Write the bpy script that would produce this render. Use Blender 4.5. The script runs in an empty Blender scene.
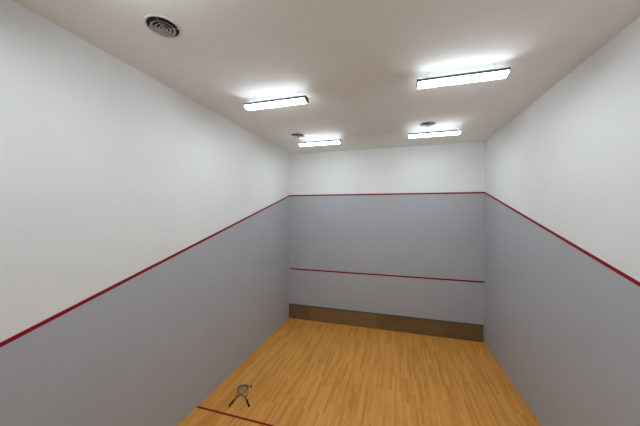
import bpy, bmesh, math, random
from mathutils import Vector, Matrix
random.seed(3)
SC = bpy.context.scene
COL = SC.collection
PI = math.pi

# ------------------------------------------------------------------ court size
W, L, H = 6.44, 9.75, 6.126        # width, length, ceiling height
HW = W / 2
OUT = 4.57                         # out line on the front wall
SLOPE = 0.2695                     # fall of the out line along the side walls
LINE = 0.050                       # width of the painted lines
SERVICE = 1.833
TIN = 0.53
SHORT = 5.0425                     # short line, measured from the back wall
T = 0.15                           # thickness of the shell

# ------------------------------------------------------------------ helpers
def obj(name, bm, mats, parent=None, smooth=False, loc=None):
    bmesh.ops.recalc_face_normals(bm, faces=bm.faces)
    me = bpy.data.meshes.new(name)
    bm.to_mesh(me); bm.free()
    for m in (mats if isinstance(mats, (list, tuple)) else [mats]):
        me.materials.append(m)
    if smooth:
        for p in me.polygons: p.use_smooth = True
    o = bpy.data.objects.new(name, me)
    COL.objects.link(o)
    if parent: o.parent = parent
    if loc: o.location = loc
    return o

def struct(name, bm, mats, label=None):
    o = obj(name, bm, mats)
    o['kind'] = 'structure'
    if label: o['label'] = label
    return o

def tag(o, label, cat, group=None):
    o['label'] = label; o['category'] = cat
    if group: o['group'] = group
    return o

def thing(name, label, cat, loc, group=None):
    o = bpy.data.objects.new(name, None)
    o.empty_display_size = 0.1
    COL.objects.link(o); o.location = loc
    return tag(o, label, cat, group)

def dup(root, loc, label):
    r = root.copy(); COL.objects.link(r); r.location = loc; r['label'] = label
    for ch in list(root.children):
        c = ch.copy(); COL.objects.link(c); c.parent = r
        for g in ch.children:
            d = g.copy(); COL.objects.link(d); d.parent = c
    return r

def prism(bm, pts, d, mat=0):
    """closed prism: polygon pts swept by vector d"""
    d = Vector(d)
    a = [bm.verts.new(p) for p in pts]
    b = [bm.verts.new(Vector(p) + d) for p in pts]
    fs = [bm.faces.new(a), bm.faces.new(b[::-1])]
    n = len(pts)
    for i in range(n):
        fs.append(bm.faces.new((a[i], b[i], b[(i+1) % n], a[(i+1) % n])))
    for f in fs: f.material_index = mat
    return fs

def box(bm, x0, x1, y0, y1, z0, z1, mat=0):
    prism(bm, [(x0, y0, z0), (x1, y0, z0), (x1, y1, z0), (x0, y1, z0)], (0, 0, z1 - z0), mat)

def lathe(bm, prof, n=48, closed=False):
    """revolve (r, z) profile round z"""
    rings = []
    for r, z in prof:
        if r < 1e-6: rings.append([bm.verts.new((0, 0, z))] * n)
        else: rings.append([bm.verts.new((r*math.cos(2*PI*i/n), r*math.sin(2*PI*i/n), z)) for i in range(n)])
    pairs = list(zip(rings, rings[1:]))
    if closed: pairs.append((rings[-1], rings[0]))
    for a, b in pairs:
        for i in range(n):
            j = (i+1) % n
            vs = []
            for v in (a[i], a[j], b[j], b[i]):
                if v not in vs: vs.append(v)
            if len(vs) >= 3: bm.faces.new(vs)

def tube(bm, path, rx, rz, n=10, closed=False, up=Vector((0, 0, 1))):
    """sweep an ellipse along path; rx across, rz along up; scalars or per-point lists"""
    N = len(path); rings = []
    P = [Vector(p) for p in path]
    for i in range(N):
        t = (P[(i+1) % N] - P[i-1]) if closed else (P[min(i+1, N-1)] - P[max(i-1, 0)])
        t.normalize()
        s = t.cross(up); s.normalize(); u = s.cross(t)
        a = rx[i] if isinstance(rx, (list, tuple)) else rx
        b = rz[i] if isinstance(rz, (list, tuple)) else rz
        rings.append([bm.verts.new(P[i] + s*a*math.cos(2*PI*k/n) + u*b*math.sin(2*PI*k/n)) for k in range(n)])
    for i in range(N if closed else N-1):
        a, b = rings[i], rings[(i+1) % N]
        for k in range(n):
            bm.faces.new((a[k], a[(k+1) % n], b[(k+1) % n], b[k]))
    if not closed:
        bm.faces.new(rings[0][::-1]); bm.faces.new(rings[-1])

def new_bm(): return bmesh.new()

# ------------------------------------------------------------------ materials
def mat(name, col, rough=0.6, metal=0.0, spec=0.5, noise=0.0, scale=8.0, bump=0.0, bscale=200.0, emit=0.0, ecol=(1, 1, 1)):
    m = bpy.data.materials.new(name); m.use_nodes = True
    nt = m.node_tree; b = nt.nodes['Principled BSDF']
    b.inputs['Base Color'].default_value = (*col, 1)
    b.inputs['Roughness'].default_value = rough
    b.inputs['Metallic'].default_value = metal
    b.inputs['Specular IOR Level'].default_value = spec
    tc = nt.nodes.new('ShaderNodeTexCoord')
    if noise:
        n = nt.nodes.new('ShaderNodeTexNoise'); n.inputs['Scale'].default_value = scale
        n.inputs['Detail'].default_value = 4
        r = nt.nodes.new('ShaderNodeValToRGB')
        r.color_ramp.elements[0].position = 0.3; r.color_ramp.elements[1].position = 0.7
        r.color_ramp.elements[0].color = (*[c*(1-noise) for c in col], 1)
        r.color_ramp.elements[1].color = (*[min(1, c*(1+noise)) for c in col], 1)
        nt.links.new(tc.outputs['Object'], n.inputs['Vector'])
        nt.links.new(n.outputs['Fac'], r.inputs['Fac'])
        nt.links.new(r.outputs['Color'], b.inputs['Base Color'])
    if bump:
        n2 = nt.nodes.new('ShaderNodeTexNoise'); n2.inputs['Scale'].default_value = bscale
        bp = nt.nodes.new('ShaderNodeBump'); bp.inputs['Strength'].default_value = bump
        bp.inputs['Distance'].default_value = 0.002
        nt.links.new(tc.outputs['Object'], n2.inputs['Vector'])
        nt.links.new(n2.outputs['Fac'], bp.inputs['Height'])
        nt.links.new(bp.outputs['Normal'], b.inputs['Normal'])
    if emit:
        b.inputs['Emission Color'].default_value = (*ecol, 1)
        b.inputs['Emission Strength'].default_value = emit
    return m

def wood(name, c0, c1, c2, plank_w, plank_l, rough, along_x=False, gap=0.35, spec=0.5):
    """strip boards running along y (or x), each board with its own tone plus grain"""
    m = bpy.data.materials.new(name); m.use_nodes = True
    nt = m.node_tree; N = nt.nodes; K = nt.links
    b = N['Principled BSDF']; b.inputs['Roughness'].default_value = rough
    b.inputs['Specular IOR Level'].default_value = spec
    tc = N.new('ShaderNodeTexCoord')
    mp = N.new('ShaderNodeMapping')
    mp.inputs['Rotation'].default_value = (0, 0, 0 if along_x else PI/2)
    K.new(tc.outputs['Object'], mp.inputs['Vector'])
    br = N.new('ShaderNodeTexBrick')
    br.inputs['Scale'].default_value = 1.0
    br.inputs['Brick Width'].default_value = plank_l
    br.inputs['Row Height'].default_value = plank_w
    br.inputs['Mortar Size'].default_value = 0.0012
    br.inputs['Mortar Smooth'].default_value = 0.2
    br.offset = 0.37; br.offset_frequency = 2
    br.inputs['Color1'].default_value = (0, 0, 0, 1)
    br.inputs['Color2'].default_value = (1, 1, 1, 1)
    br.inputs['Mortar'].default_value = (0.5, 0.5, 0.5, 1)
    K.new(mp.outputs['Vector'], br.inputs['Vector'])
    # long grain
    mp2 = N.new('ShaderNodeMapping'); mp2.inputs['Scale'].default_value = (1.2, 26, 26)
    K.new(mp.outputs['Vector'], mp2.inputs['Vector'])
    ns = N.new('ShaderNodeTexNoise'); ns.inputs['Scale'].default_value = 1.6; ns.inputs['Detail'].default_value = 5
    K.new(mp2.outputs['Vector'], ns.inputs['Vector'])
    # broad wear
    ns2 = N.new('ShaderNodeTexNoise'); ns2.inputs['Scale'].default_value = 0.9; ns2.inputs['Detail'].default_value = 3
    K.new(tc.outputs['Object'], ns2.inputs['Vector'])
    m1 = N.new('ShaderNodeMath'); m1.operation = 'MULTIPLY_ADD'
    m1.inputs[1].default_value = 0.42; K.new(br.outputs['Color'], m1.inputs[0])
    m2 = N.new('ShaderNodeMath'); m2.operation = 'MULTIPLY_ADD'; m2.inputs[1].default_value = 0.62
    m2.inputs[2].default_value = -0.18
    K.new(ns.outputs['Fac'], m2.inputs[0]); K.new(m2.outputs[0], m1.inputs[2])
    m3 = N.new('ShaderNodeMath'); m3.operation = 'MULTIPLY_ADD'; m3.inputs[1].default_value = 0.35
    K.new(ns2.outputs['Fac'], m3.inputs[0]); K.new(m1.outputs[0], m3.inputs[2])
    r = N.new('ShaderNodeValToRGB')
    e = r.color_ramp.elements
    e[0].position = 0.2; e[0].color = (*c0, 1)
    e[1].position = 0.85; e[1].color = (*c2, 1)
    em = e.new(0.5); em.color = (*c1, 1)
    K.new(m3.outputs[0], r.inputs['Fac'])
    mx = N.new('ShaderNodeMix'); mx.data_type = 'RGBA'; mx.blend_type = 'MULTIPLY'
    mm = N.new('ShaderNodeMath'); mm.operation = 'MULTIPLY'; mm.inputs[1].default_value = gap
    K.new(br.outputs['Fac'], mm.inputs[0]); K.new(mm.outputs[0], mx.inputs[0])
    K.new(r.outputs['Color'], mx.inputs[6]); mx.inputs[7].default_value = (0.15, 0.08, 0.03, 1)
    K.new(mx.outputs[2], b.inputs['Base Color'])
    bp = N.new('ShaderNodeBump'); bp.inputs['Strength'].default_value = 0.12; bp.inputs['Distance'].default_value = 0.001
    K.new(ns.outputs['Fac'], bp.inputs['Height']); K.new(bp.outputs['Normal'], b.inputs['Normal'])
    return m

M_WHITE = mat('white_wall_paint', (0.865, 0.885, 0.875), 0.55, noise=0.015, scale=1.2, bump=0.05, bscale=60)
M_GREY = mat('grey_wall_paint', (0.465, 0.486, 0.515), 0.5, spec=0.35, noise=0.02, scale=1.5, bump=0.05, bscale=60)
M_CEIL = mat('ceiling_paint', (0.90, 0.90, 0.875), 0.85, spec=0.2, noise=0.015, scale=1.0)
M_RED = mat('red_line_paint', (0.27, 0.003, 0.012), 0.6, spec=0.25, noise=0.06, scale=6)
M_FLOOR = wood('strip_wood_floor', (0.57, 0.225, 0.033), (0.74, 0.325, 0.058), (0.85, 0.415, 0.088), 0.050, 0.8, 0.34)
M_TIN = wood('tin_wood', (0.150, 0.085, 0.030), (0.225, 0.135, 0.055), (0.290, 0.180, 0.080), 0.16, 2.4, 0.5, along_x=True, gap=0.5)
M_TINRAIL = mat('tin_top_rail', (0.09, 0.085, 0.065), 0.45, noise=0.1, scale=12)
M_HOUSING = mat('light_housing_metal', (0.07, 0.07, 0.08), 0.6, metal=0.0, noise=0.04, scale=20)
LIGHT = 62.0
M_UP = mat('added_uplight', (0.85, 0.88, 0.9), 0.4, noise=0.01, scale=40, emit=1.9, ecol=(0.89, 0.98, 1.06))  # for the added panels that brighten the ceiling around each fixture
M_LENS = mat('lamp_diffuser', (0.85, 0.88, 0.9), 0.4, noise=0.01, scale=40, emit=LIGHT, ecol=(0.89, 0.98, 1.06))
M_VENT = mat('vent_white_metal', (0.50, 0.50, 0.48), 0.45, noise=0.03, scale=30)
M_FLANGE = mat('vent_flange_paint', (0.78, 0.77, 0.74), 0.6, noise=0.02, scale=30)
M_GREY_DISC = mat('vent_grey_disc', (0.16, 0.16, 0.155), 0.6, noise=0.1, scale=20)  # paler grey for the disc of one vent
M_DUCT_SHADE = mat('vent_duct_shade', (0.012, 0.012, 0.012), 0.8, noise=0.2, scale=20)  # near-black colour stands in for the shade inside the duct
M_RFRAME = mat('racket_frame_grey', (0.13, 0.10, 0.105), 0.35, noise=0.1, scale=30)
M_RBLACK = mat('racket_black', (0.012, 0.010, 0.011), 0.45, noise=0.2, scale=60)
M_RGRIP = mat('racket_grip_tape', (0.007, 0.004, 0.004), 0.8, noise=0.25, scale=90, bump=0.4, bscale=150)
M_STRING = mat('racket_strings_pale', (0.50, 0.40, 0.37), 0.4, noise=0.05, scale=100)
M_BALL = mat('squash_ball_rubber', (0.035, 0.022, 0.016), 0.7, noise=0.2, scale=120, bump=0.3, bscale=300)

# ------------------------------------------------------------------ the shell
bm = new_bm(); box(bm, -HW-T, HW+T, -T, L+T, -T, 0); struct('floor', bm, M_FLOOR)
bm = new_bm(); box(bm, -HW-T, HW+T, -T, L+T, H, H+T); struct('ceiling', bm, M_CEIL)

def out_h(y): return OUT - SLOPE*(L - y)
for s, nm in ((-1, 'wall_left'), (1, 'wall_right')):
    bm = new_bm(); x = s*HW
    prism(bm, [(x, 0, 0), (x, L, 0), (x, L, OUT), (x, 0, out_h(0))], (s*T, 0, 0), 1)
    prism(bm, [(x, 0, out_h(0)), (x, L, OUT), (x, L, H), (x, 0, H)], (s*T, 0, 0), 0)
    struct(nm, bm, [M_WHITE, M_GREY])
bm = new_bm()
box(bm, -HW-T, HW+T, L, L+T, 0, OUT, 1); box(bm, -HW-T, HW+T, L, L+T, OUT, H, 0)
struct('wall_front', bm, [M_WHITE, M_GREY])
bm = new_bm()
box(bm, -HW-T, HW+T, -T, 0, 0, H, 0)
struct('wall_back', bm, [M_WHITE, M_GREY])

# painted lines of the court: thin raised strips on the walls and floor
PT = 0.003; hl = LINE/2
bm = new_bm(); box(bm, -HW+PT, HW-PT, L-PT, L, OUT-hl, OUT+hl)
struct('trim_1', bm, M_RED, 'red out line across the front wall between white and grey paint')
bm = new_bm(); box(bm, -HW+0.03, HW-PT, L-PT, L, SERVICE-hl, SERVICE+hl)
struct('trim_2', bm, M_RED, 'red service line across the grey part of the front wall')
for s, k, side in ((-1, 3, 'left'), (1, 4, 'right')):
    bm = new_bm(); x = s*HW
    prism(bm, [(x, 0, out_h(0)-hl), (x, L, OUT-hl), (x, L, OUT+hl), (x, 0, out_h(0)+hl)], (-s*PT, 0, 0))
    struct('trim_%d' % k, bm, M_RED, 'red out line sloping down along the %s side wall' % side)
bm = new_bm(); box(bm, -HW, HW, SHORT-0.022, SHORT+0.022, 0, PT)
struct('trim_5', bm, M_RED, 'red short line across the wooden floor')

# ------------------------------------------------------------------ the tin
t = thing('tin', 'dark brown wooden tin board along the foot of the front wall', 'tin board', (0, L, 0))
bm = new_bm(); box(bm, -HW+0.004, HW-0.03, -0.030, 0, 0.0, TIN-0.035)
obj('board', bm, M_TIN, t)
bm = new_bm()
prism(bm, [(-HW+0.004, 0, TIN-0.035), (-HW+0.004, -0.045, TIN-0.035), (-HW+0.004, -0.045, TIN-0.02), (-HW+0.004, -0.012, TIN), (-HW+0.004, 0, TIN)],
      (W-0.034, 0, 0))
o = obj('top_rail', bm, M_TINRAIL, t); o['label'] = 'darker grey rail capping the board'

# ------------------------------------------------------------------ ceiling lights
LL, LW, GAP, BODY = 1.25, 0.178, 0.11, 0.050
def make_light(loc, label):
    r = thing('ceiling_light', label, 'ceiling light', loc, 'fluorescent ceiling lights')
    z0, z1 = -GAP, -GAP - BODY
    bm = new_bm()                                   # metal tray on short hangers
    prism(bm, [(-LL/2, -LW/2, z1), (-LL/2, -LW/2+0.012, z0), (-LL/2, LW/2-0.012, z0), (-LL/2, LW/2, z1)], (LL, 0, 0))
    obj('housing', bm, M_HOUSING, r)
    bm = new_bm(); box(bm, -LL/2+0.02, LL/2-0.02, -LW/2+0.02, LW/2-0.02, z0+0.0005, z0+0.008)  # glowing panel added on the tray to make the ceiling glow
    o = obj('added_uplight_panel', bm, M_UP, r); o['label'] = 'slim glowing panel added on the top to brighten the ceiling'
    for sx in (-1, 1):
        bm = new_bm()
        tube(bm, [(sx*0.45, 0, z0), (sx*0.45, 0, -0.004)], 0.004, 0.004, 8, up=Vector((1, 0, 0)))
        box(bm, sx*0.45-0.02, sx*0.45+0.02, -0.02, 0.02, -0.004, 0)
        obj('hanger', bm, M_FLANGE, r)
    bm = new_bm()                                   # bowed diffuser under the tray
    prof = []
    n = 22; hw = 0.096
    for i in range(n+1):
        a = -0.3 + (PI + 0.6)*i/n
        prof.append((-LL/2+0.02, -hw*math.cos(a), z1 - 0.0110 - 0.034*math.sin(a)))
    prism(bm, prof, (LL-0.04, 0, 0))
    obj('diffuser', bm, M_LENS, r)
    for s in (-1, 1):                               # end caps of the same bowed outline
        bm = new_bm()
        x = s*(LL/2 - 0.0195)
        prism(bm, [(x, p[1]*1.02, p[2]) for i, p in enumerate(prof)], (s*0.02, 0, 0))
        obj('end_cap', bm, M_HOUSING, r)
    return r
lamp = make_light((-1.55, 5.13, H), 'long ceiling light in the middle row, near the left wall')
dup(lamp, (1.555, 5.09, H), 'largest long ceiling light, in the middle row near the right wall')
dup(lamp, (-1.53, 8.00, H), 'long ceiling light by the front wall, left one behind the dark round vent')
dup(lamp, (1.54, 7.95, H), 'long ceiling light by the front wall, right one of that row')
dup(lamp, (-1.55, 2.24, H), 'long ceiling light of the rear row, on the left side')
dup(lamp, (1.555, 2.24, H), 'long ceiling light of the rear row, on the right side')

# ------------------------------------------------------------------ round air vents
def make_vent(loc, label):
    r = thing('air_vent', label, 'air vent', loc, 'round ceiling air vents')
    bm = new_bm()
    lathe(bm, [(0.0, -0.001), (0.172, -0.001), (0.172, -0.004), (0.0, -0.004)]); obj('duct_opening', bm, M_DUCT_SHADE, r)  # flat disc, the shade between the rings is in its colour
    bm = new_bm()                                   # slim outer flange
    lathe(bm, [(0.170, -0.0), (0.200, -0.0), (0.200, -0.006), (0.192, -0.012), (0.182, -0.012), (0.170, -0.006)], closed=True)
    obj('flange', bm, M_FLANGE, r, True)
    for R0, R1, z0, z1 in ((0.108, 0.134, -0.008, -0.026), (0.070, 0.090, -0.010, -0.028), (0.034, 0.050, -0.012, -0.030)):
        bm = new_bm()                               # flared cone rings
        lathe(bm, [(R0, z0), (R1, z1), (R1-0.001, z1-0.004), (R0-0.004, z0-0.003)], closed=True)
        obj('louvre_ring', bm, M_VENT, r, True)
    bm = new_bm(); lathe(bm, [(0.0, -0.026), (0.014, -0.027), (0.016, -0.032), (0.0, -0.035)], 24); obj('center_cap', bm, M_VENT, r, True)
    bm = new_bm()
    for a in (0.4, 0.4+PI/2):                       # thin spider bars that carry the rings
        c, s = math.cos(a), math.sin(a)
        tube(bm, [(-0.175*c, -0.175*s, -0.012), (-0.02*c, -0.02*s, -0.022), (0.02*c, 0.02*s, -0.022), (0.175*c, 0.175*s, -0.012)], 0.003, 0.003, 6)
    tube(bm, [(0, 0, -0.004), (0, 0, -0.033)], 0.004, 0.004, 6, up=Vector((1, 0, 0)))
    obj('spider', bm, M_VENT, r)
    return r
vent = make_vent((-2.04, 3.13, H), 'big round white air vent with dark rings, top left of the ceiling')
dup(vent, (-2.06, 7.57, H), 'dark round air vent at the back left of the ceiling, just before the front light')
pale_vent = dup(vent, (1.36, 7.60, H), 'pale grey round air vent on the right, just before the front light')

for ch in pale_vent.children:                            # its disc is a paler grey than in the other vents
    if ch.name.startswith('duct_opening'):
        ch.name = 'grey_disc'; ch.data = ch.data.copy(); ch.data.materials[0] = M_GREY_DISC
# ------------------------------------------------------------------ squash rackets
def head_outline(n=64):
    pts = []
    for i in range(n):
        a = 2*PI*i/n
        u = math.cos(a)                             # +1 tip, -1 throat
        y = 0.484 + 0.190*u
        w = 0.098*math.sin(a)*(1.0 + 0.22*u) * (1.0 if u > -0.2 else 1.0 - 0.25*(-0.2-u))
        pts.append((w, y, 0.0))
    return pts
def inside_half(y):
    u = (y - 0.484)/0.190
    if abs(u) >= 1: return 0
    return 0.098*math.sqrt(1-u*u)*(1+0.22*u)*(1.0 if u > -0.2 else 1.0 - 0.25*(-0.2-u))
def make_racket(loc, ang, pitch, label):
    r = thing('squash_racket', label, 'racket', loc, 'crossed squash rackets on the floor')
    r.rotation_euler = (pitch, 0, ang)
    bm = new_bm(); tube(bm, head_outline(), 0.0052, 0.010, 10, closed=True); obj('frame', bm, M_RFRAME, r, True)
    bm = new_bm()
    tip = [p for p in head_outline(96)]
    arc = tip[-17:] + tip[:18]
    tube(bm, [(p[0]*1.03, p[1]+0.0055, 0) for p in arc], 0.005, 0.0112, 8); o = obj('bumper', bm, M_RBLACK, r, True)
    o['label'] = 'black bumper over the tip of the head'
    bm = new_bm()
    x = -0.084
    while x < 0.0845:                               # main strings
        ys = [0.300 + 0.004*k for k in range(94) if inside_half(0.300+0.004*k) > abs(x)+0.001]
        if len(ys) > 2: tube(bm, [(x, ys[0], 0.0007), (x, ys[-1], 0.0007)], 0.0006, 0.0006, 5)
        x += 0.012
    y = 0.325
    while y < 0.665:                                # cross strings
        h = inside_half(y) - 0.001
        if h > 0.01: tube(bm, [(-h, y, -0.0007), (h, y, -0.0007)], 0.0006, 0.0006, 5)
        y += 0.012
    o = obj('strings', bm, M_STRING, r); o['label'] = 'pale string bed'
    bm = new_bm()
    tube(bm, [(0, 0.17, 0), (0, 0.22, 0), (0, 0.27, 0), (0, 0.297, 0)], [0.0105, 0.0095, 0.0095, 0.013], [0.0105, 0.0095, 0.009, 0.009], 12)
    obj('shaft', bm, M_RBLACK, r, True)
    bm = new_bm()
    ys, rs = [0.0, 0.004, 0.012, 0.02], [0.0150, 0.0180, 0.0180, 0.0165]
    for k in range(1, 34):
        ys.append(0.02 + 0.005*k); rs.append(0.0165 - 0.0022*k/34 + (0.0007 if k % 4 < 2 else 0))
    tube(bm, [(0, y, 0) for y in ys], rs, rs, 12); o = obj('grip', bm, M_RGRIP, r, True); o['label'] = 'dark taped grip'
    return r
make_racket((-2.598, 5.222, 0.0182), math.atan2(0.032, 0.69), -0.0130,
            'dark squash racket lying underneath, its handle pointing to the red floor line')
make_racket((-2.205, 5.335, 0.0182), math.atan2(0.535, 0.515), 0.040,
            'dark squash racket lying on top, its handle pointing away from the left wall')
bm = new_bm(); bmesh.ops.create_icosphere(bm, subdivisions=3, radius=0.02)
b = obj('squash_ball', bm, M_BALL, None, True, (-2.495, 5.885, 0.02))
tag(b, 'small dark rubber squash ball on the floor beside the racket heads', 'ball')

# ------------------------------------------------------------------ world, camera
w = bpy.data.worlds.new('World'); SC.world = w; w.use_nodes = True
w.node_tree.nodes['Background'].inputs[0].default_value = (0.5, 0.5, 0.5, 1)
w.node_tree.nodes['Background'].inputs[1].default_value = 0.0

cam = bpy.data.cameras.new('camera'); co = bpy.data.objects.new('camera', cam); COL.objects.link(co)
F_PX, YAW, PITCH, ROLL = 260.53, 0.2858, 0.0010, 0.0044
F = Vector((-math.sin(YAW)*math.cos(PITCH), math.cos(YAW)*math.cos(PITCH), math.sin(PITCH)))
R = Vector((math.cos(YAW), math.sin(YAW), 0)); U = R.cross(F)
R2 = math.cos(ROLL)*R + math.sin(ROLL)*U; U2 = -math.sin(ROLL)*R + math.cos(ROLL)*U
mw = Matrix((( R2.x, U2.x, -F.x, 0.6317), (R2.y, U2.y, -F.y, 0.687), (R2.z, U2.z, -F.z, 3.9161), (0, 0, 0, 1)))
co.matrix_world = mw
cam.sensor_fit = 'HORIZONTAL'; cam.sensor_width = 36.0; cam.lens = F_PX/640*36.0
cam.clip_start = 0.05; cam.clip_end = 60
SC.camera = co

SC.view_settings.view_transform = 'Standard'
SC.view_settings.look = 'None'
SC.view_settings.gamma = 1.0
SC.view_settings.use_curve_mapping = False
SC.view_settings.exposure = -0.90
